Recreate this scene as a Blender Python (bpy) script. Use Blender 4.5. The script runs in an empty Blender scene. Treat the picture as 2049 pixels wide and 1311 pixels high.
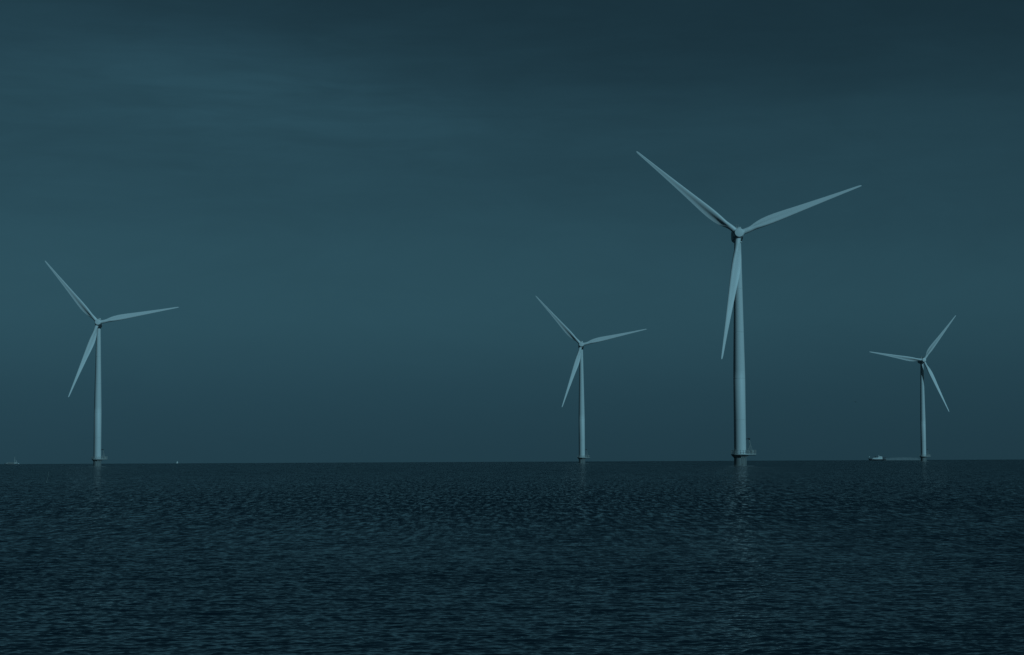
import bpy, bmesh, math, random
import numpy as np
from mathutils import Vector, Matrix

S = bpy.context.scene
COL = S.collection
random.seed(7)

# ------------------------------------------------------------------ camera
F = 4000.0                      # focal length in photo pixels (photo 2049 wide)
CAM_H = 2.35
EARTH = 7.4e6                   # effective earth radius
ALPHA = 0.06625                 # pitch up
ROLL = 0.00456
fw = Vector((0, math.cos(ALPHA), math.sin(ALPHA)))
r0 = Vector((1, 0, 0))
u0 = r0.cross(fw)
rt = r0 * math.cos(ROLL) - u0 * math.sin(ROLL)
up = u0 * math.cos(ROLL) + r0 * math.sin(ROLL)
cam_d = bpy.data.cameras.new('camera')
cam = bpy.data.objects.new('camera', cam_d)
COL.objects.link(cam)
m = Matrix((rt, up, -fw)).transposed().to_4x4()
m.translation = Vector((0, 0, CAM_H))
cam.matrix_world = m
cam_d.sensor_width = 36.0
cam_d.lens = 36.0 * F / 2049.0
cam_d.clip_start = 0.3
cam_d.clip_end = 60000.0
S.camera = cam
S.render.resolution_x = 1024
S.render.resolution_y = 655


def sea_z(x, y):
    return -(x * x + y * y) / (2 * EARTH)


def place(px, py, Y):
    """where the line of sight through a photo point stands on the sea at depth Y"""
    d = fw * F + rt * (px - 1024.5) + up * (655.5 - py)
    x = d.x / d.y * Y
    return Vector((x, Y, sea_z(x, Y)))


# ------------------------------------------------------------------ light
EXPO = -1.5
EF = 2 ** EXPO
SUN_AZ = math.radians(38)       # to the right of straight behind the camera
SUN_EL = math.radians(32)
sd = Vector((math.sin(SUN_AZ) * math.cos(SUN_EL), -math.cos(SUN_AZ) * math.cos(SUN_EL), math.sin(SUN_EL)))
sun_d = bpy.data.lights.new('sun', 'SUN')
sun_d.energy = 3.7
sun_d.angle = math.radians(0.53)
sun_d.color = (0.34, 0.76, 0.95)
sun = bpy.data.objects.new('sun', sun_d)
COL.objects.link(sun)
sun.rotation_euler = sd.to_track_quat('Z', 'Y').to_euler()
sun.location = sd * 300

world = bpy.data.worlds.new('World')
S.world = world
world.use_nodes = True
W = world.node_tree
W.nodes.clear()


def nd(T, t, **kw):
    n = T.nodes.new(t)
    for k, v in kw.items():
        if k.startswith('i_'):
            key = k[2:]
            n.inputs[int(key) if key.isdigit() else key].default_value = v
        else:
            setattr(n, k, v)
    return n


def mth(T, op, a, b=None, c=None, clamp=False):
    n = T.nodes.new('ShaderNodeMath')
    n.operation = op
    n.use_clamp = clamp
    for i, v in enumerate((a, b, c)):
        if v is None:
            continue
        if isinstance(v, (int, float)):
            n.inputs[i].default_value = v
        else:
            T.links.new(v, n.inputs[i])
    return n.outputs[0]


def mrange(T, v, a, b, c, d, smooth=True):
    n = T.nodes.new('ShaderNodeMapRange')
    n.interpolation_type = 'SMOOTHSTEP' if smooth else 'LINEAR'
    T.links.new(v, n.inputs[0])
    for i, x in enumerate((a, b, c, d)):
        n.inputs[i + 1].default_value = x
    return n.outputs[0]


def noise(T, vec, loc, rot, scl, scale, detail=4, rough=0.5, dist=0.0):
    mp = nd(T, 'ShaderNodeMapping')
    mp.inputs['Location'].default_value = loc
    mp.inputs['Rotation'].default_value = rot
    mp.inputs['Scale'].default_value = scl
    T.links.new(vec, mp.inputs['Vector'])
    n = nd(T, 'ShaderNodeTexNoise')
    n.inputs['Scale'].default_value = scale
    n.inputs['Detail'].default_value = detail
    n.inputs['Roughness'].default_value = rough
    n.inputs['Distortion'].default_value = dist
    T.links.new(mp.outputs[0], n.inputs['Vector'])
    return mth(T, 'SUBTRACT', n.outputs['Fac'], 0.5)


tc = nd(W, 'ShaderNodeTexCoord')
sp = nd(W, 'ShaderNodeSeparateXYZ')
W.links.new(tc.outputs['Generated'], sp.inputs[0])
X, Y, Z = sp.outputs
# high veil of cloud: soft streaks dropping to the right
n1 = noise(W, tc.outputs['Generated'], (3.1, 0.4, 1.0), (0, math.radians(9), 0), (5, 5, 26), 1.3, 5, 0.55, 0.3)
n2 = noise(W, tc.outputs['Generated'], (7.7, 2.0, 4.0), (0, math.radians(7), 0), (9, 9, 70), 1.6, 6, 0.6, 0.5)
n3 = noise(W, tc.outputs['Generated'], (1.2, 9.0, 2.5), (0, math.radians(4), 0), (3, 3, 9), 1.0, 3, 0.5, 0.0)
amp = mrange(W, Z, 0.01, 0.16, 0.05, 1.0)
vz = mth(W, 'ADD', Z, mth(W, 'MULTIPLY', mth(W, 'MULTIPLY', n1, amp), 0.034))
vz = mth(W, 'ADD', vz, mth(W, 'MULTIPLY', mth(W, 'MULTIPLY', n3, amp), 0.05))
# the dark cloud deck hangs lower to the right
tilt = mth(W, 'MULTIPLY', mrange(W, X, -0.21, 0.02, -0.012, 0.012), mrange(W, Z, 0.08, 0.2, 0.0, 1.0))
vz = mth(W, 'ADD', vz, tilt)
ramp = nd(W, 'ShaderNodeValToRGB')
cr = ramp.color_ramp
cr.interpolation = 'B_SPLINE'
stops = [(0.0, .048), (.018, .051), (.043, .060), (.072, .080), (.104, .074), (.131, .065),
         (.156, .060), (.180, .058), (.202, .043), (.228, .034), (.28, .031), (.42, .022), (1.0, .018)]


def skycol(g):
    t = min(1, max(0, (g - .027) / .053))
    r = g * (.335 * (1 - t) + .328 * t)
    b = g * (1.47 * (1 - t) + 1.35 * t)
    return (r / EF * 2, g / EF * 2, b / EF * 2, 1)


while len(cr.elements) < len(stops):
    cr.elements.new(0.5)
for e, (p, g) in zip(cr.elements, stops):
    e.position = p
for e, (p, g) in zip(cr.elements, stops):
    e.color = skycol(g)
W.links.new(vz, ramp.inputs[0])
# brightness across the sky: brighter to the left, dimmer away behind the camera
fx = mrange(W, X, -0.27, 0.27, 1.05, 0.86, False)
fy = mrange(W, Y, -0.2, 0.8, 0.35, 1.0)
streak = mth(W, 'MULTIPLY', mth(W, 'MULTIPLY', n2, mrange(W, Z, 0.10, 0.17, 0.03, 0.30)), mrange(W, X, 0.0, 0.25, 1.0, 0.4))
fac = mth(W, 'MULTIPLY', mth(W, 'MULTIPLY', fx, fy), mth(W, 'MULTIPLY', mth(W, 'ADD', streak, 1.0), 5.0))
# a soft pale patch of cloud up to the left of the middle
bx = mth(W, 'DIVIDE', mth(W, 'ADD', X, 0.118), 0.115)
bz = mth(W, 'DIVIDE', mth(W, 'SUBTRACT', mth(W, 'ADD', Z, mth(W, 'MULTIPLY', n1, .03)), mth(W, 'SUBTRACT', 0.166, mth(W, 'MULTIPLY', X, .13))), 0.034)
bd = mth(W, 'SQRT', mth(W, 'ADD', mth(W, 'MULTIPLY', bx, bx), mth(W, 'MULTIPLY', bz, bz)))
blob = mth(W, 'MULTIPLY', mrange(W, bd, 0.0, 1.25, 0.21, 0.0), mrange(W, n2, -.22, .18, .65, 1.05))
fac = mth(W, 'MULTIPLY', fac, mth(W, 'ADD', 1.0, blob))
n4 = noise(W, tc.outputs['Generated'], (4.4, 6.0, 8.5), (0, math.radians(12), 0), (8, 8, 20), 1.7, 6, 0.62, 0.8)
fac = mth(W, 'MULTIPLY', fac, mth(W, 'ADD', 1.0, mth(W, 'MULTIPLY', n4, mrange(W, Z, 0.03, 0.15, 0.06, 0.22))))
# pale patches of thin cloud high on the left
fac = mth(W, 'MULTIPLY', fac, mth(W, 'ADD', 1.0, mth(W, 'MULTIPLY', mth(W, 'MULTIPLY',
      mrange(W, n1, -0.06, 0.14, 0.0, 0.10), mrange(W, Z, 0.14, 0.18, 0.0, 1.0)), mrange(W, X, -0.05, 0.08, 1.0, 0.0))))
sky = nd(W, 'ShaderNodeTexSky', sky_type='NISHITA')
sky.sun_disc = False
sky.sun_elevation = SUN_EL
sky.sun_rotation = math.pi - SUN_AZ
bw = nd(W, 'ShaderNodeRGBToBW')
W.links.new(sky.outputs[0], bw.inputs[0])
tint = nd(W, 'ShaderNodeVectorMath', operation='SCALE')
tint.inputs[0].default_value = (.32, 1.0, 1.4)
W.links.new(mth(W, 'MULTIPLY', bw.outputs[0], 0.35), tint.inputs['Scale'])
vs = nd(W, 'ShaderNodeVectorMath', operation='SCALE')
W.links.new(ramp.outputs[0], vs.inputs[0])
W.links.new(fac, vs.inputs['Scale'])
mx = nd(W, 'ShaderNodeMix', data_type='RGBA')
mx.inputs[0].default_value = 0.07
W.links.new(vs.outputs[0], mx.inputs[6])
W.links.new(tint.outputs[0], mx.inputs[7])
bg = nd(W, 'ShaderNodeBackground')
bg.inputs['Strength'].default_value = 0.1
W.links.new(mx.outputs[2], bg.inputs[0])
wo = nd(W, 'ShaderNodeOutputWorld')
W.links.new(bg.outputs[0], wo.inputs[0])

S.view_settings.view_transform = 'Standard'
S.view_settings.look = 'None'
S.view_settings.exposure = EXPO
S.view_settings.gamma = 1
S.view_settings.use_curve_mapping = False


# ------------------------------------------------------------------ materials
def mat(name, col, rough=0.5, var=0.0, vscale=0.5, vstretch=(1, 1, 1), spec=0.3, metal=0.0):
    M = bpy.data.materials.new(name)
    M.use_nodes = True
    T = M.node_tree
    b = T.nodes['Principled BSDF']
    b.inputs['Roughness'].default_value = rough
    b.inputs['Specular IOR Level'].default_value = spec
    b.inputs['Metallic'].default_value = metal
    b.inputs['Base Color'].default_value = (*col, 1)
    if var:
        t = nd(T, 'ShaderNodeTexCoord')
        n = noise(T, t.outputs['Object'], (0, 0, 0), (0, 0, 0), vstretch, vscale, 5, 0.6)
        f = mrange(T, n, -0.2, 0.2, 1 - var, 1.0)
        v = nd(T, 'ShaderNodeVectorMath', operation='SCALE')
        v.inputs[0].default_value = col
        T.links.new(f, v.inputs['Scale'])
        T.links.new(v.outputs[0], b.inputs['Base Color'])
        T.links.new(mrange(T, n, -0.2, 0.2, rough + .12, rough), b.inputs['Roughness'])
    return M


M_white = mat('tower_paint', (.74, .75, .75), 0.45, 0.07, 0.6, (1, 1, .08))
M_blade = mat('blade_gelcoat', (.78, .78, .78), 0.4, 0.05, 0.5, (1, 1, .15))
M_nac = mat('nacelle_shell', (.62, .63, .63), 0.45, 0.08, 0.8)
M_pile = mat('transition_piece_paint', (.29, .31, .31), 0.6, 0.2, 1.1, (1, 1, .35))
M_steel = mat('galvanised_steel', (.42, .43, .42), 0.5, 0.2, 3)
M_dark = mat('dark_steel', (.06, .065, .07), 0.5, 0.2, 3)
M_deck = mat('deck_edge', (.62, .63, .62), 0.55, 0.2, 2)
M_hullg = mat('pale_grey_boat_paint', (.42, .44, .44), 0.4, 0.1, 0.5)
M_hullw = mat('white_boat_paint', (.82, .83, .82), 0.35, 0.06, 0.5)
M_hulld = mat('dark_boat_paint', (.085, .095, .105), 0.4, 0.2, 0.5)
M_glass = mat('dark_glass', (.02, .025, .03), 0.15, spec=0.5)
M_sail = mat('sail_cloth', (.75, .75, .72), 0.8, 0.04, 1)
M_bird = mat('feathers', (.12, .12, .12), 0.8)
M_pole = mat('weathered_pole', (.15, .19, .2), 0.6, 0.3, 6)


# ------------------------------------------------------------------ mesh helpers
class MB:
    def __init__(self):
        self.bm = bmesh.new()

    def ring_loft(self, rings, cap=(True, True), smooth=True):
        vs = [[self.bm.verts.new(p) for p in r] for r in rings]
        n = len(vs[0])
        for a, b in zip(vs, vs[1:]):
            for i in range(n):
                f = self.bm.faces.new((a[i], a[(i + 1) % n], b[(i + 1) % n], b[i]))
                f.smooth = smooth
        if cap[0]:
            self.bm.faces.new(list(reversed([v for v in vs[0]])))
        if cap[1]:
            self.bm.faces.new(vs[-1])
        return self

    def lathe(self, prof, n=48, c=(0, 0, 0), axis='Z', smooth=True):
        rings = []
        for r, h in prof:
            ring = []
            for i in range(n):
                a = 2 * math.pi * i / n
                p = Vector((r * math.cos(a), r * math.sin(a), h))
                if axis == 'Y':
                    p = Vector((p.x, -p.z, p.y))
                ring.append(p + Vector(c))
            rings.append(ring)
        return self.ring_loft(rings, smooth=smooth)

    def tube(self, a, b, r, r2=None, n=10):
        a, b = Vector(a), Vector(b)
        d = (b - a).normalized()
        q = d.to_track_quat('Z', 'Y')
        r2 = r if r2 is None else r2
        rings = []
        for p, rr in ((a, r), (b, r2)):
            rings.append([p + q @ Vector((rr * math.cos(2 * math.pi * i / n), rr * math.sin(2 * math.pi * i / n), 0)) for i in range(n)])
        return self.ring_loft(rings)

    def path(self, pts, r, n=8, closed=False):
        pts = list(pts)
        if closed:
            pts = pts + [pts[0]]
        for a, b in zip(pts, pts[1:]):
            self.tube(a, b, r, n=n)
        return self

    def box(self, c, s, rot=None, bev=0.0):
        r = bmesh.ops.create_cube(self.bm, size=1.0)
        vs = r['verts']
        for v in vs:
            v.co = Vector((v.co.x * s[0], v.co.y * s[1], v.co.z * s[2]))
        if bev:
            es = list({e for v in vs for e in v.link_edges})
            o = bmesh.ops.bevel(self.bm, geom=es, offset=bev, segments=3, profile=0.6, affect='EDGES')
            vs = list({v for f in o['faces'] for v in f.verts} | {v for v in vs if v.is_valid})
        R = rot or Matrix.Identity(3)
        for v in vs:
            v.co = R @ v.co + Vector(c)
        return self

    def prism(self, pts, y0, y1, smooth=False):
        """outline in x,z drawn out in y"""
        return self.ring_loft([[Vector((x, y0, z)) for x, z in pts], [Vector((x, y1, z)) for x, z in pts]], smooth=smooth)

    def build(self, name, material, parent=None, loc=None):
        bmesh.ops.recalc_face_normals(self.bm, faces=self.bm.faces[:])
        me = bpy.data.meshes.new(name)
        self.bm.to_mesh(me)
        self.bm.free()
        me.materials.append(material)
        try:
            me.set_sharp_from_angle(angle=math.radians(42))
        except Exception:
            pass
        o = bpy.data.objects.new(name, me)
        COL.objects.link(o)
        if parent:
            o.parent = parent
        if loc is not None:
            o.location = loc
        return o


def thing(name, label, cat, loc, rz=0.0, group=None):
    o = bpy.data.objects.new(name, None)
    COL.objects.link(o)
    o.location = loc
    o.rotation_euler = (0, 0, rz)
    o['label'] = label
    o['category'] = cat
    if group:
        o['group'] = group
    return o


# ------------------------------------------------------------------ sea
def build_sea():
    # radial rows: fine near the shore, growing with distance
    rr = [1.0]
    while rr[-1] < 19.5:
        rr.append(rr[-1] + 0.25)
    while rr[-1] < 9500:
        r = rr[-1]
        if r < 42:
            dr = 0.031
        elif r < 450:
            dr = 0.031 + (r - 42) * 0.0013
        else:
            dr = 0.561 + (r - 450) * 0.006
        rr.append(r + dr)
    rr = np.array(rr)
    fine = np.arange(-17.5, 17.5001, 0.048)
    left = -17.5 - np.cumsum(np.linspace(0.1, 8.0, 41))
    left = left[left > -179]
    right = -left
    ang = np.radians(np.concatenate([left[::-1], fine, right]))
    nr, na = len(rr), len(ang)
    R, A = np.meshgrid(rr, ang, indexing='ij')
    x = (R * np.sin(A)).astype(np.float32)
    y = (R * np.cos(A)).astype(np.float32)
    rng = np.random.default_rng(11)
    dr = np.gradient(rr)
    cell = dr.astype(np.float32)[:, None]
    z = np.zeros_like(x)
    dx = np.zeros_like(x)
    dy = np.zeros_like(x)
    lams = np.concatenate([np.exp(rng.uniform(math.log(0.095), math.log(0.36), 84)),
                           np.exp(rng.uniform(math.log(0.36), math.log(1.2), 36)),
                           np.exp(rng.uniform(math.log(1.2), math.log(9.0), 18))])
    for i, lam in enumerate(lams):
        k = 2 * math.pi / lam
        th = rng.normal(math.radians(90 + 6), math.radians(27 if lam > .36 else 38))
        if lam < 0.36:
            sl = 0.025
        elif lam < 1.2:
            sl = 0.0115
        else:
            sl = 0.0055
        w = np.clip((lam / cell - 1.3) / 2.2, 0, 1)           # what the rows can carry
        rows = np.where(w[:, 0] > 0)[0]
        if len(rows) == 0:
            continue
        e = rows[-1] + 1
        kx, ky = math.cos(th) * k, math.sin(th) * k
        ph = kx * x[:e] + ky * y[:e] + rng.uniform(0, 6.28)
        a = sl / k
        s, c = np.sin(ph), np.cos(ph)
        z[:e] += w[:e] * a * s
        q = 0.8 * a
        dx[:e] += w[:e] * q * math.cos(th) * c
        dy[:e] += w[:e] * q * math.sin(th) * c
    # gusts: calmer and rougher patches
    g = np.zeros_like(x)
    for i in range(14):
        lam = math.exp(rng.uniform(math.log(6), math.log(60)))
        th = rng.uniform(0, 6.28)
        g += np.sin(2 * math.pi / lam * (math.cos(th) * x + math.sin(th) * y * .6) + rng.uniform(0, 6.28))
    g = 1.0 + 0.15 * np.clip(g / 2.6, -1.6, 1.6)
    side = np.clip((math.radians(40) - np.abs(A)) / math.radians(20), 0, 1).astype(np.float32)
    near = np.clip((R - 5) / 6, 0, 1).astype(np.float32)
    g = g * side * near
    co = np.empty((nr * na, 3), np.float32)
    co[:, 0] = (x + dx * g).ravel()
    co[:, 1] = (y + dy * g).ravel()
    co[:, 2] = (z * g - (R * R) / (2 * EARTH)).ravel()
    idx = np.arange(nr * na, dtype=np.int32).reshape(nr, na)
    q = np.stack([idx[:-1, :-1], idx[:-1, 1:], idx[1:, 1:], idx[1:, :-1]], -1).reshape(-1, 4)[:, ::-1]
    me = bpy.data.meshes.new('sea')
    me.vertices.add(nr * na)
    me.vertices.foreach_set('co', co.ravel())
    nf = len(q)
    me.loops.add(nf * 4)
    me.loops.foreach_set('vertex_index', np.ascontiguousarray(q).ravel())
    me.polygons.add(nf)
    me.polygons.foreach_set('loop_start', np.arange(0, nf * 4, 4, dtype=np.int32))
    me.update(calc_edges=True)
    me.polygons.foreach_set('use_smooth', np.ones(nf, bool))
    print('sea verts', nr, na, nr * na)
    M = bpy.data.materials.new('sea_water')
    M.use_nodes = True
    T = M.node_tree
    b = T.nodes['Principled BSDF']
    b.inputs['Base Color'].default_value = (.005, .017, .027, 1)
    b.inputs['Roughness'].default_value = 0.14
    b.inputs['IOR'].default_value = 1.333
    b.inputs['Specular IOR Level'].default_value = 0.5
    t = nd(T, 'ShaderNodeTexCoord')
    o = t.outputs['Object']
    # capillary ripples and the chop too fine for the mesh far out
    a1 = noise(T, o, (0, 0, 0), (0, 0, math.radians(5)), (0.55, 1, 1), 7.0, 3, 0.55, 0.4)
    a2 = noise(T, o, (5, 3, 0), (0, 0, math.radians(-8)), (0.5, 1, 1), 1.6, 4, 0.6, 0.3)
    a3 = noise(T, o, (5, 3, 0), (0, 0, math.radians(4)), (0.6, 1, 1), 0.35, 3, 0.6, 0.3)
    spx = nd(T, 'ShaderNodeSeparateXYZ')
    T.links.new(o, spx.inputs[0])
    dist = mth(T, 'SQRT', mth(T, 'ADD', mth(T, 'MULTIPLY', spx.outputs[0], spx.outputs[0]), mth(T, 'MULTIPLY', spx.outputs[1], spx.outputs[1])))
    far = mrange(T, dist, 60, 400, 0.0, 1.0)
    h = mth(T, 'MULTIPLY', a1, 0.009)
    h = mth(T, 'ADD', h, mth(T, 'MULTIPLY', a2, mrange(T, far, 0, 1, 0.03, 0.22, False)))
    h = mth(T, 'ADD', h, mth(T, 'MULTIPLY', mth(T, 'MULTIPLY', a3, far), 0.9))
    bp = nd(T, 'ShaderNodeBump')
    bp.inputs['Strength'].default_value = 1.0
    bp.inputs['Distance'].default_value = 1.0
    T.links.new(h, bp.inputs['Height'])
    # waves too small to resolve far out: the faces one sees lean towards the shore, in fine uneven bands
    c1 = noise(T, o, (0, 0, 0), (0, 0, math.radians(3)), (1, .10, 1), 3.4, 7, 0.75)
    c2 = noise(T, o, (9, 4, 0), (0, 0, math.radians(-4)), (1, .22, 1), 0.012, 3, 0.5)
    lean = mth(T, 'ADD', mth(T, 'MULTIPLY', c1, 1.6), mth(T, 'MULTIPLY', c2, .06))
    lean = mth(T, 'MULTIPLY', mth(T, 'ADD', lean, .14), mrange(T, dist, 22, 115, 0.0, 1.0))
    lean = mth(T, 'MULTIPLY', lean, -1.0)
    cv = nd(T, 'ShaderNodeCombineXYZ')
    T.links.new(lean, cv.inputs[1])
    c3 = noise(T, o, (2, 11, 0), (0, 0, math.radians(7)), (1, .16, 1), 3.1, 6, 0.75)
    T.links.new(mth(T, 'MULTIPLY', mth(T, 'MULTIPLY', c3, 0.6), mrange(T, dist, 60, 300, 0.0, 1.0)), cv.inputs[0])
    va = nd(T, 'ShaderNodeVectorMath', operation='ADD')
    T.links.new(bp.outputs[0], va.inputs[0])
    T.links.new(cv.outputs[0], va.inputs[1])
    vn = nd(T, 'ShaderNodeVectorMath', operation='NORMALIZE')
    T.links.new(va.outputs[0], vn.inputs[0])
    T.links.new(vn.outputs[0], b.inputs['Normal'])
    T.links.new(mrange(T, dist, 40, 500, 0.06, 0.16), b.inputs['Roughness'])
    me.materials.append(M)
    ob = bpy.data.objects.new('sea', me)
    COL.objects.link(ob)
    ob['kind'] = 'structure'
    return ob


build_sea()

# ------------------------------------------------------------------ wind turbines
HUB_H = 79.65
BLADE_R = 45.0
TILT = math.radians(7.6)
HUB_Y = -4.3                    # rotor ahead of the tower


def airfoil(n, th, camber, hollow=.5):
    pts = []
    for s in range(n):
        t = s / n
        # 0..0.5 suction side LE->TE, 0.5..1 pressure side TE->LE
        if t < 0.5:
            xx = 0.5 * (1 - math.cos(math.pi * t * 2))
            sg = 1
        else:
            xx = 0.5 * (1 + math.cos(math.pi * (t - 0.5) * 2))
            sg = -1
        yt = 5 * th * (0.2969 * math.sqrt(xx) - 0.126 * xx - 0.3516 * xx ** 2 + 0.2843 * xx ** 3 - 0.1015 * xx ** 4)
        yc = camber * math.sin(math.pi * xx ** 1.5) * 1.0
        if sg < 0:      # hollowed pressure side towards the trailing edge
            h = min(1, max(0, (xx - .36) / .34))
            yt *= 1 - hollow * h * h * (3 - 2 * h)
        pts.append((xx, yc + sg * yt))
    return pts


def blade_mesh():
    n = 40
    # radius, chord, relative thickness, twist(deg), airfoil-ness
    st = [(1.25, 1.9, 1, 0, 0), (2.2, 1.9, 1, 16, 0), (3.4, 1.95, .95, 16, .12), (4.6, 2.15, .85, 16, .42),
          (6.0, 2.5, .68, 16, .75), (7.6, 2.9, .52, 15.5, .93), (9.4, 3.25, .42, 14.5, 1), (11.5, 3.4, .36, 13, 1),
          (14, 3.3, .32, 11, 1), (17, 3.0, .29, 9, 1), (20.5, 2.6, .26, 7, 1), (24, 2.25, .24, 5.5, 1), (28, 1.88, .22, 4, 1),
          (32, 1.52, .20, 2.6, 1), (36, 1.2, .19, 1.4, 1), (39.5, .94, .18, .6, 1), (42.5, .74, .18, 0, 1),
          (44.2, .58, .18, 0, 1), (44.8, .42, .18, 0, 1), (45.05, .16, .2, 0, 1)]
    # refine between stations
    rs = []
    P = np.array(st)
    for i in range(len(st) - 1):
        for k in range(3):
            rs.append(P[i, 0] + (P[i + 1, 0] - P[i, 0]) * k / 3)
    rs.append(45.05)
    rings = []
    for r in rs:
        c = float(np.interp(r, P[:, 0], P[:, 1]))
        th = float(np.interp(r, P[:, 0], P[:, 2]))
        tw = math.radians(float(np.interp(r, P[:, 0], P[:, 3])) + PITCH)
        f = float(np.interp(r, P[:, 0], P[:, 4]))
        f = f * f * (3 - 2 * f)
        cam_ = float(np.interp(r, [10, 30], [.06, .03])) * f
        af = airfoil(n, min(th, .62), cam_, float(np.interp(r, [10, 30], [.42, .12])))
        ring = []
        # quarter-chord axis fades to the centre for the round root
        ax = 0.30
        for s, (xx, yy) in enumerate(af):
            X1 = (ax - xx) * c
            Y1 = yy * c
            t = s / n
            a = math.pi * 2 * t
            X0 = math.cos(a) * 0.95
            Y0 = math.sin(a) * 0.95
            xb = X0 * (1 - f) + X1 * f
            yb = Y0 * (1 - f) + Y1 * f
            # LE (+x) turned upwind (-y)
            xr = xb * math.cos(tw) + yb * math.sin(tw)
            yr = -xb * math.sin(tw) + yb * math.cos(tw)
            bend = CONE * max(0, r - 1.2) / 43.8
            sweep = SWEEP * ((r - 2) / 43) ** 2 if r > 2 else 0
            ring.append(Vector((xr + sweep, yr + bend, r)))
        rings.append(ring)
    return rings


PITCH = 3.0
CONE = -3.3
SWEEP = 0.0


def make_turbine(label):
    root = thing('wind_turbine', label, 'wind turbine', (0, 0, 0), 0, 'offshore wind turbines')
    # --- pile and transition piece, going down into the sea
    b = MB()
    b.lathe([(2.12, -4), (2.12, 0.15), (2.2, 0.2), (2.2, 0.35), (2.12, 0.4), (2.12, 3.7)])
    fnd = b.build('foundation', M_pile, root)
    b = MB()   # boat landing: two bumpers and a ladder on the sunny side
    for s in (-.75, .75):
        b.tube((1.3 + s * .83, -2.25 + s * .55 + .15, -2.5), (1.3 + s * .83, -2.25 + s * .55 + .15, 3.2), .08)
        for z in (0.7, 2.9):
            b.tube((1.3 + s * .83, -2.25 + s * .55 + .15, z), (1.0 + s * .7, -1.6 + s * .45, z), .08)
    for s in (-.2, .2):
        b.tube((1.3 + s * .83, -2.1 + s * .55, -1.5), (1.3 + s * .83, -2.1 + s * .55, 4.1), .04)
    for k in range(18):
        z = -1.3 + k * .3
        b.tube((1.3 - .166, -2.21, z), (1.3 + .166, -1.99, z), .025, n=6)
    b.build('boat_landing', M_pile, root)
    b = MB()   # brackets below the deck
    for k in range(10):
        a = 2 * math.pi * (k + .5) / 10
        c, s = math.cos(a), math.sin(a)
        R = Matrix(((c, -s, 0), (s, c, 0), (0, 0, 1)))
        pts = [(2.1, 2.7), (2.1, 3.85), (3.0, 3.85), (3.0, 3.65)]
        b.ring_loft([[R @ Vector((x, -.08, z)) for x, z in pts], [R @ Vector((x, .08, z)) for x, z in pts]], smooth=False)
    b.lathe([(2.12, 3.2), (2.75, 3.7), (2.75, 3.86), (2.1, 3.86)], n=32)
    b.build('bracket_ring', M_pile, root)
    # --- deck: a round walkway with a laydown bay to the right
    pts = []
    for k in range(37):
        a = math.radians(25 + (335 - 25) * k / 36)
        pts.append((3.15 * math.cos(a), 3.15 * math.sin(a)))
    pts = pts + [(5.35, -1.33), (5.35, 1.33)]
    b = MB()
    b.ring_loft([[Vector((x, y, 3.88)) for x, y in pts], [Vector((x, y, 4.2)) for x, y in pts]], smooth=False)
    deck = b.build('deck', M_deck, root)
    b = MB()
    b.path([(2.1, -1.0, 3.76), (5.2, -1.0, 3.76)], .1)
    b.path([(2.1, 1.0, 3.76), (5.2, 1.0, 3.76)], .1)
    b.tube((4.9, -1.0, 3.76), (4.9, 1.0, 3.76), .1)
    b.build('bay_support', M_pile, deck)
    b = MB()
    for z in (4.75, 5.3):
        b.path([Vector((x * .985, y * .985, z)) for x, y in pts], .035, n=6, closed=True)
    L = 0
    for i, (x, y) in enumerate(pts):
        if i % 2 == 0 or i >= 37:
            b.tube((x * .985, y * .985, 4.2), (x * .985, y * .985, 5.55), .075, n=6)
    for x in (3.9, 4.6):
        for y in (-1.31, 1.31):
            b.tube((x, y, 4.2), (x, y, 5.55), .075, n=6)
    for y in (-.5, .4):
        b.tube((5.27, y, 4.2), (5.27, y, 5.55), .075, n=6)
    b.build('railing', M_steel, deck)
    b = MB()   # service box on the bay
    b.box((4.35, .55, 4.75), (1.1, .9, 1.1), bev=.05)
    b.build('equipment_cabinet', M_steel, deck)
    b = MB()
    b.box((3.05, -.9, 4.6), (.5, .6, .8), bev=.04)
    b.build('equipment_cabinet', M_steel, deck)
    # --- service crane
    b = MB()
    b.lathe([(.28, 4.2), (.28, 5.1), (.36, 5.15), (.36, 5.4), (.2, 5.45)], n=20, c=(3.95, -.35, 0))
    cr_ = b.build('service_crane', M_steel, root)
    b = MB()
    P0, P1 = Vector((3.95, -.35, 5.3)), Vector((3.02, -.55, 9.3))
    for s in (-.16, .16):
        b.tube(P0 + Vector((s * 1.3, 0, 0)), P1 + Vector((s * .5, 0, 0)), .06, .045)
    for k in range(9):
        t0, t1 = k / 9, (k + 1) / 9
        sg = 1 if k % 2 else -1
        a = P0.lerp(P1, t0) + Vector((sg * .18 * (1 - t0 * .55), 0, 0))
        c = P0.lerp(P1, t1) + Vector((-sg * .18 * (1 - t1 * .55), 0, 0))
        b.tube(a, c, .025, n=6)
    b.tube((2.75, -.45, 4.6), (3.35, -.5, 7.4), .07)
    b.tube((3.6, -.3, 4.3), (2.6, -.4, 6.2), .07)
    b.build('boom', M_steel, cr_)
    b = MB()
    b.box((2.62, -.57, 9.35), (1.15, .3, .26), Matrix.Rotation(math.radians(-6), 3, 'Y'), bev=.05)
    b.box((3.1, -.57, 9.3), (.5, .42, .62), bev=.06)
    b.build('jib_head', M_dark, cr_)
    b = MB()
    b.tube((3.22, -.6, 9.2), (3.6, -.62, 5.6), .03, n=6)
    b.tube((3.6, -.62, 5.6), (3.6, -.62, 5.3), .09)
    b.build('hoist_cable', M_steel, cr_)
    # --- tower: straight lower third, then tapering
    prof = [(2.06, 4.2), (2.14, 4.21), (2.14, 4.34), (2.06, 4.36), (2.04, 16)]
    prof += [(2.03, 30.0), (2.02, 30.02), (2.0, 33)]
    for k in range(1, 17):
        t = k / 16
        prof.append((2.0 + (1.17 - 2.0) * t, 33 + (76.9 - 33) * t))
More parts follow.
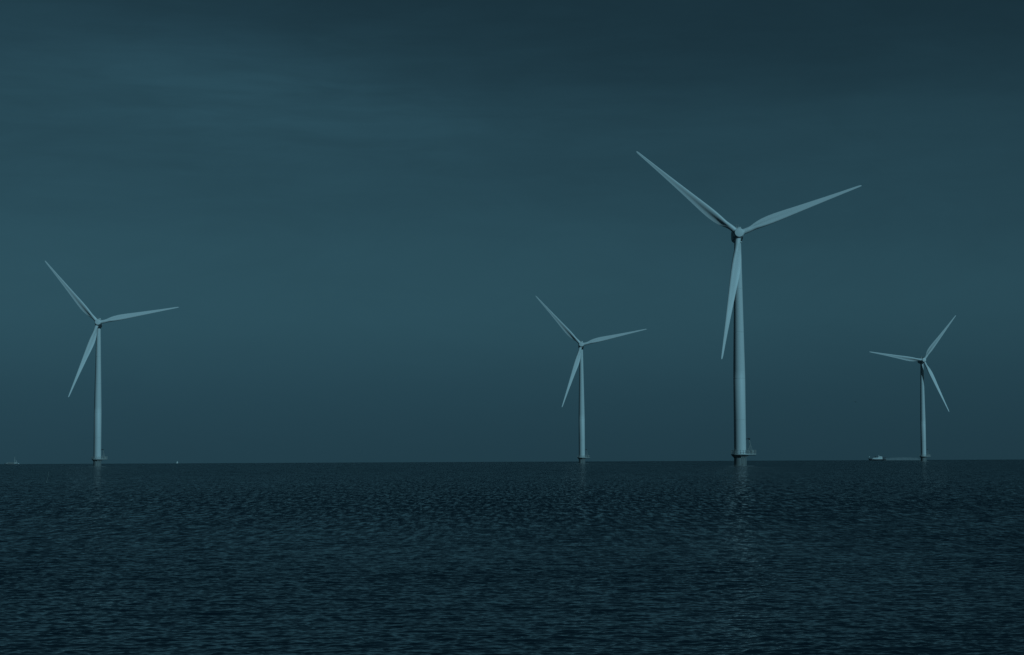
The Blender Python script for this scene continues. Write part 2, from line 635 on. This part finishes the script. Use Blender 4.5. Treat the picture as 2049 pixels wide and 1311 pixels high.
    b = MB()
    b.lathe(prof, n=72)
    tw = b.build('tower', M_white, root)
    for z, r in ((15.8, 2.045), (30.0, 2.035), (46, 1.762), (61, 1.478)):
        b = MB()
        b.lathe([(r - .05, z), (r + .012, z + .02), (r + .012, z + .12), (r - .05, z + .14)], n=72)
        b.build('flange', M_nac, tw)
    b = MB()
    b.prism([(-.42, 4.5), (.42, 4.5), (.42, 6.3), (.3, 6.6), (-.3, 6.6), (-.42, 6.3)], 2.0, 2.12)
    b.build('door', M_steel, tw)
    # --- nacelle
    R = Matrix.Rotation(-TILT, 4, 'X')          # rotor axis tipped up to the front
    hub_c = Vector((0, HUB_Y, HUB_H))
    b = MB()
    b.lathe([(1.22, 76.9), (1.5, 76.95), (1.6, 77.7), (1.6, 78.1)], n=40)
    yaw = b.build('yaw_bearing', M_nac, root)
    b = MB()
    secs = [(-2.75, 1.35, -1.35, 1.35), (-2.3, 1.6, -1.75, 1.6), (-1.2, 1.75, -2.15, 1.95), (0.5, 1.8, -2.3, 2.1),
            (3.5, 1.8, -2.25, 2.15), (5.6, 1.65, -1.7, 2.1), (6.4, 1.35, -1.2, 1.7)]
    rings = []
    for y, hw, z0, z1 in secs:
        ring = []
        for k in range(32):
            a = 2 * math.pi * k / 32
            c, s = math.cos(a), math.sin(a)
            e = 0.42
            xx = hw * abs(c) ** e * (1 if c >= 0 else -1)
            zm, zh = (z0 + z1) / 2, (z1 - z0) / 2
            zz = zm + zh * abs(s) ** e * (1 if s >= 0 else -1)
            ring.append(Vector((xx, y, HUB_H + zz)))
        rings.append(ring)
    b.ring_loft(rings)
    nac = b.build('nacelle', M_nac, root)
    for x in (-1.0, -.4, .22):
        b = MB()
        b.tube((x, -.9, HUB_H + 1.7), (x, -.9, HUB_H + 3.3), .075)
        b.lathe([(.12, 0), (.16, .05), (.12, .22)], n=12, c=(x, -.9, HUB_H + 3.27))
        b.build('sensor_mast', M_steel, nac)
    b = MB()
    b.box((.35, .2, HUB_H + 2.35), (1.7, 1.5, .75), bev=.12)
    b.build('cooler', M_nac, nac)
    # --- hub with a flat nose
    b = MB()
    b.lathe([(1.5, -1.65), (1.7, -1.3), (1.76, .2), (1.7, .9), (1.6, 1.3), (1.6, 1.5), (1.5, 1.68), (1.0, 1.76), (.02, 1.78)], n=48, axis='Y')
    hub = b.build('hub', M_blade, root)
    hub.matrix_local = Matrix.Translation(hub_c) @ R.inverted() if False else Matrix.Translation(hub_c) @ Matrix.Rotation(-TILT, 4, 'X')
    rings = blade_mesh()
    b = MB()
    b.ring_loft(rings)
    bl = b.build('blade', M_blade, root)
    b = MB()
    b.lathe([(.9, 1.2), (1.1, 1.3), (1.1, 1.62), (.93, 1.7)], n=32)
    col = b.build('root_collar', M_nac, bl)
    return root


def children(o):
    return [c for c in bpy.data.objects if c.parent == o]


def copy_tree(o, parent=None):
    c = o.copy()
    COL.objects.link(c)
    mi = o.matrix_parent_inverse.copy()
    c.parent = parent
    c.matrix_parent_inverse = mi
    for ch in children(o):
        copy_tree(ch, c)
    return c


def set_rotor(root, deg):
    """deg: direction of the first blade, measured from the photo's right"""
    blades = [c for c in children(root) if c.name.split('.')[0] == 'blade']
    while len(blades) < 3:
        blades.append(copy_tree(blades[0], root))
    for k, bl in enumerate(blades):
        a = math.radians(deg + 120 * k)
        # blade points along +Z; turning by 90-deg about the rotor axis (Y)
        bl.matrix_local = (Matrix.Translation((0, HUB_Y, HUB_H)) @ Matrix.Rotation(-TILT, 4, 'X')
                           @ Matrix.Rotation(math.pi / 2 - a, 4, 'Y'))


TURB = [
    # base px, depth, yaw, phase, label
    (1481.1, 687, -0.4, 20.6, 'largest and nearest white wind turbine, its lowest blade crossing in front of its tower'),
    (194.8, 1111, 7.6, 10.5, 'second largest white wind turbine, standing alone in the sea on the left side'),
    (1164.4, 1346, -0.5, 12.55, 'smaller white wind turbine standing in the sea just left of the largest one'),
    (1848.0, 1579, 6.9, 52.1, 'smallest white wind turbine at the far right, one blade pointing level to the left'),
]
proto = make_turbine(TURB[0][4])
roots = [proto] + [copy_tree(proto) for _ in TURB[1:]]
for root, (px, Yd, yaw, ph, lab) in zip(roots, TURB):
    root.location = place(px, 915, Yd)
    root.rotation_euler = (0, 0, math.radians(yaw))
    root['label'] = lab
    set_rotor(root, ph)


# ------------------------------------------------------------------ boats
def hull(b, L, B, D, sheer=0.6, nose=1, draft=0.5):
    """bow towards -x"""
    rings = []
    n = 18
    for i in range(n + 1):
        t = i / n
        x = -L / 2 + L * t
        w = B / 2 * min(1, (t / 0.38) ** 0.6) * (1 if t < .8 else 1 - .12 * (t - .8) / .2)
        w = max(w, .03)
        top = D + sheer * max(0, 1 - t / .5) ** 2
        rake = 0.09 * L * max(0, 1 - t / .3) ** 1.5
        ring = []
        for (u, v) in ((-1, 1), (-.96, .55), (-.75, .1), (-.3, -.6), (.3, -.6), (.75, .1), (.96, .55), (1, 1)):
            zz = (top if v == 1 else (v * D if v > 0 else v * draft / .6))
            ring.append(Vector((x + rake * (1 - (zz + draft) / (top + draft)), u * w, zz)))
        rings.append(ring)
    b.ring_loft(rings, smooth=True)
    return b


# crew boat on the right, dark hull, white stepped cabin, heading left
pw = place(1754.5, 920, 3000)
bt = thing('work_boat', 'small dark hulled boat with white cabin on the horizon left of the smallest turbine', 'boat', pw, math.radians(5))
b = MB()
hull(b, 27, 6.5, 1.9, 1.5)
b.build('hull', M_hulld, bt)
b = MB()
b.prism([(-7.6, 1.9), (-6.2, 3.6), (-4.6, 4.0), (1.2, 4.3), (2.0, 5.9), (5.2, 6.2), (7.6, 5.8), (8.2, 1.9)], -2.6, 2.6)
cab = b.build('cabin', M_hullw, bt)
for k in range(8):
    b = MB()
    if k < 5:
        b.box((-5.2 + 1.45 * k, -2.62, 3.15), (.6, .06, .4))
    else:
        b.box((2.9 + 1.5 * (k - 5), -2.62, 5.05), (.8, .06, .4))
    b.build('window', M_glass, cab)
b = MB()
b.tube((-2.0, 0, 4.0), (-2.0, 0, 6.6), .9, .8, 14)
b.build('funnel', M_hulld, bt)
b = MB()
b.tube((3.1, 0, 5.6), (3.1, 0, 8.2), .22, .12)
b.tube((2.4, 0, 7.3), (3.8, 0, 7.3), .12)
b.build('mast', M_hullw, bt)
b = MB()
b.tube((-11.6, 0, 2.8), (-11.6, 0, 6.2), .16, .1)
b.box((-11.1, 0, 5.6), (1.1, .08, .9))
b.build('bow_mast', M_hullw, bt)
b = MB()
b.box((9.4, 0, 3.2), (1.8, 2.4, 2.8), bev=.2)
b.tube((9.6, 0, 4.2), (14.6, 0, 4.4), .3)
b.tube((12.4, 0, 1.6), (12.4, 0, 4.2), .18)
b.build('stern_crane', M_hulld, bt)

# motor yacht at the far left, bow to the left
pw = place(23.0, 928, 3000)
bt = thing('motor_yacht', 'pale motor yacht with dark window band and tall mast far left on the horizon', 'boat', pw, math.radians(10))
b = MB()
hull(b, 22, 5.5, 1.0, .5)
b.build('hull', M_hullg, bt)
b = MB()
b.prism([(-8.4, 1.0), (-6.2, 2.6), (-5.2, 3.1), (4.2, 3.1), (4.2, 1.0)], -2.3, 2.3)
cab = b.build('cabin', M_hullg, bt)
b = MB()
b.prism([(-5.9, 1.5), (-5.0, 2.5), (3.9, 2.5), (3.9, 1.5)], -2.34, -2.2)
b.build('window_band', M_glass, cab)
b = MB()
b.prism([(4.25, 1.0), (4.25, 3.9), (5.4, 3.4), (6.4, 3.7), (8.6, 3.6), (8.8, 1.9), (7.6, 1.2)], -1.9, 1.9)
b.build('wheelhouse', M_hullg, bt)
b = MB()
b.tube((4.6, 0, 3.2), (4.6, 0, 11.4), .45, .35)
b.tube((3.6, 0, 6.3), (6.0, 0, 6.3), .35)
b.tube((7.1, 0, 3.5), (7.1, 0, 6.2), .45, .3)
b.build('mast', M_hullg, bt)
b = MB()
b.box((10.4, 0, 1.3), (1.8, 2.6, .8), bev=.2)
b.build('stern_platform', M_hullw, bt)

# sailing boat far out
pw = place(354.6, 927, 3800)
bt = thing('sailing_boat', 'tiny white sailing boat on the horizon right of the left turbine', 'sailing boat', pw, math.radians(60))
b = MB()
hull(b, 4.6, 1.6, .5, .15, draft=.3)
b.build('hull', M_hullw, bt)
b = MB()
b.ring_loft([[Vector((-.1, -.02, .9)), Vector((2.1, -.25, .95)), Vector((1.3, -.2, 2.9)), Vector((-.05, 0, 4.8))],
             [Vector((-.1, .03, .9)), Vector((2.1, -.19, .95)), Vector((1.3, -.14, 2.9)), Vector((-.05, .05, 4.8))]], smooth=False)
b.build('mainsail', M_sail, bt)
b = MB()
b.ring_loft([[Vector((-2.1, -.02, .6)), Vector((-.3, -.25, .8)), Vector((-.2, 0, 4.2))],
             [Vector((-2.1, .03, .6)), Vector((-.3, -.2, .8)), Vector((-.2, .05, 4.2))]], smooth=False)
b.build('jib', M_sail, bt)
b = MB()
b.tube((-.14, 0, .4), (-.14, 0, 5.0), .05)
b.build('mast', M_steel, bt)

# leaning marker pole in the water
pm = place(93.2, 962, 232)
bt = thing('marker_buoy', 'thin leaning marker pole floating in the sea below and left of the left turbine', 'buoy', pm, 0)
b = MB()
b.tube((0.0, 0, .12), (.27, 0, 1.25), .05, .035)
b.build('pole', M_pole, bt)
b = MB()
b.lathe([(.02, -.2), (.07, -.14), (.09, 0), (.07, .09), (.03, .13)], n=18)
b.build('float', M_pole, bt)

# gull gliding far off
d = fw * F + rt * (1712 - 1024.5) + up * (655.5 - 804.5)
pg = Vector((0, 0, CAM_H)) + d * (520 / d.y)
b = MB()
b.lathe([(.01, -.28), (.05, -.2), (.075, 0), (.05, .15), (.012, .3)], n=12, axis='Y')
for s in (-1, 1):
    pts = [(0, 0, .08, .03), (.25 * s, .07, .09, .025), (.5 * s, .04, .07, .015), (.78 * s, -.06, .015, .006)]
    rings = [[Vector((x, -c + .02, z)), Vector((x, 0, z + h)), Vector((x, c, z)), Vector((x, 0, z - h * .3))] for x, z, c, h in pts]
    b.ring_loft(rings)
gull = b.build('gull', M_bird, None, pg)
gull.rotation_euler = (math.radians(5), math.radians(14), math.radians(15))
gull['label'] = 'small dark gull gliding in the sky left of the farthest turbine'
gull['category'] = 'bird'

# ------------------------------------------------------------------ spray thrown up along the work boat's wake
def build_wake():
    Mw = bpy.data.materials.new('wake_spray')
    Mw.use_nodes = True
    T = Mw.node_tree
    b_ = T.nodes['Principled BSDF']
    b_.inputs['Base Color'].default_value = (.5, .52, .52, 1)
    b_.inputs['Roughness'].default_value = 0.9
    t = nd(T, 'ShaderNodeTexCoord')
    n = noise(T, t.outputs['Object'], (0, 0, 0), (0, 0, 0), (.35, 1, 1.3), .8, 4, .6)
    T.links.new(mrange(T, n, -.25, .25, .07, .22), b_.inputs['Alpha'])
    p0 = place(1768, 919.5, 3000)
    p1 = place(1843, 919.5, 3020)
    b = MB()
    rnd = random.Random(3)
    N = 150
    rings = []
    for i in range(N + 1):
        t_ = i / N
        p = p0.lerp(p1, t_)
        env = min(1, t_ / .06) * min(1, (1 - t_) / .12)
        h = (3.6 + 1.0 * math.sin(t_ * 3.0) + .5 * math.sin(t_ * 37) * .4 + rnd.uniform(-.2, .2)) * env ** .7 + .15
        w = 2.2 + .8 * math.sin(t_ * 9)
        ring = []
        for k in range(8):
            a = math.pi * k / 7
            ring.append(p + Vector((0, -math.cos(a) * w, math.sin(a) ** .6 * h * (1 + rnd.uniform(-.05, .05)) - .1 if 0 < k < 7 else -.4)))
        rings.append(ring)
    b.ring_loft(rings)
    o = b.build('wake_spray', Mw)
    o['kind'] = 'stuff'
    o['label'] = 'pale strip of spray and foam trailing behind the dark hulled boat'
    o['category'] = 'spray'


build_wake()


# ------------------------------------------------------------------ foam at the piles, pale also to paint in the towers' bright reflection
def build_foam_glint():
    Mf = bpy.data.materials.new('foam')  # wash and the broken tower reflection, both put into one pale colour
    Mf.use_nodes = True
    T = Mf.node_tree
    b_ = T.nodes['Principled BSDF']
    b_.inputs['Base Color'].default_value = (.6, .62, .62, 1)
    b_.inputs['Roughness'].default_value = 0.9
    t = nd(T, 'ShaderNodeTexCoord')
    n = noise(T, t.outputs['Object'], (0, 0, 0), (0, 0, 0), (1, 1, 1), 1.4, 5, .7)
    T.links.new(mrange(T, n, -.1, .12, 0.0, .85), b_.inputs['Alpha'])
    b = MB()
    rnd = random.Random(5)
    for r in roots:
        c = r.location
        rings = []
        for i in range(64):
            a = 2 * math.pi * i / 64
            w = 1.1 + .5 * math.sin(a * 2 + c.x) + rnd.uniform(-.25, .25)
            ring = []
            for rad, h in ((2.08, -.25), (2.08, .1), (2.3, .09), (2.35 + w * .5, .06), (2.35 + w, .02), (2.35 + w, -.25)):
                ring.append(Vector((c.x + rad * 1.25 * math.cos(a) if rad > 2.2 else c.x + rad * math.cos(a), c.y + rad * math.sin(a), c.z + h)))
            rings.append(ring)
        rings.append(rings[0])
        b.ring_loft(rings, cap=(False, False))
    bmesh.ops.remove_doubles(b.bm, verts=b.bm.verts[:], dist=1e-4)
    o = b.build('foam', Mf)
    o['kind'] = 'stuff'
    o['label'] = 'white foam and painted tower reflection round the turbine piles at the waterline'
    o['category'] = 'foam'


build_foam_glint()
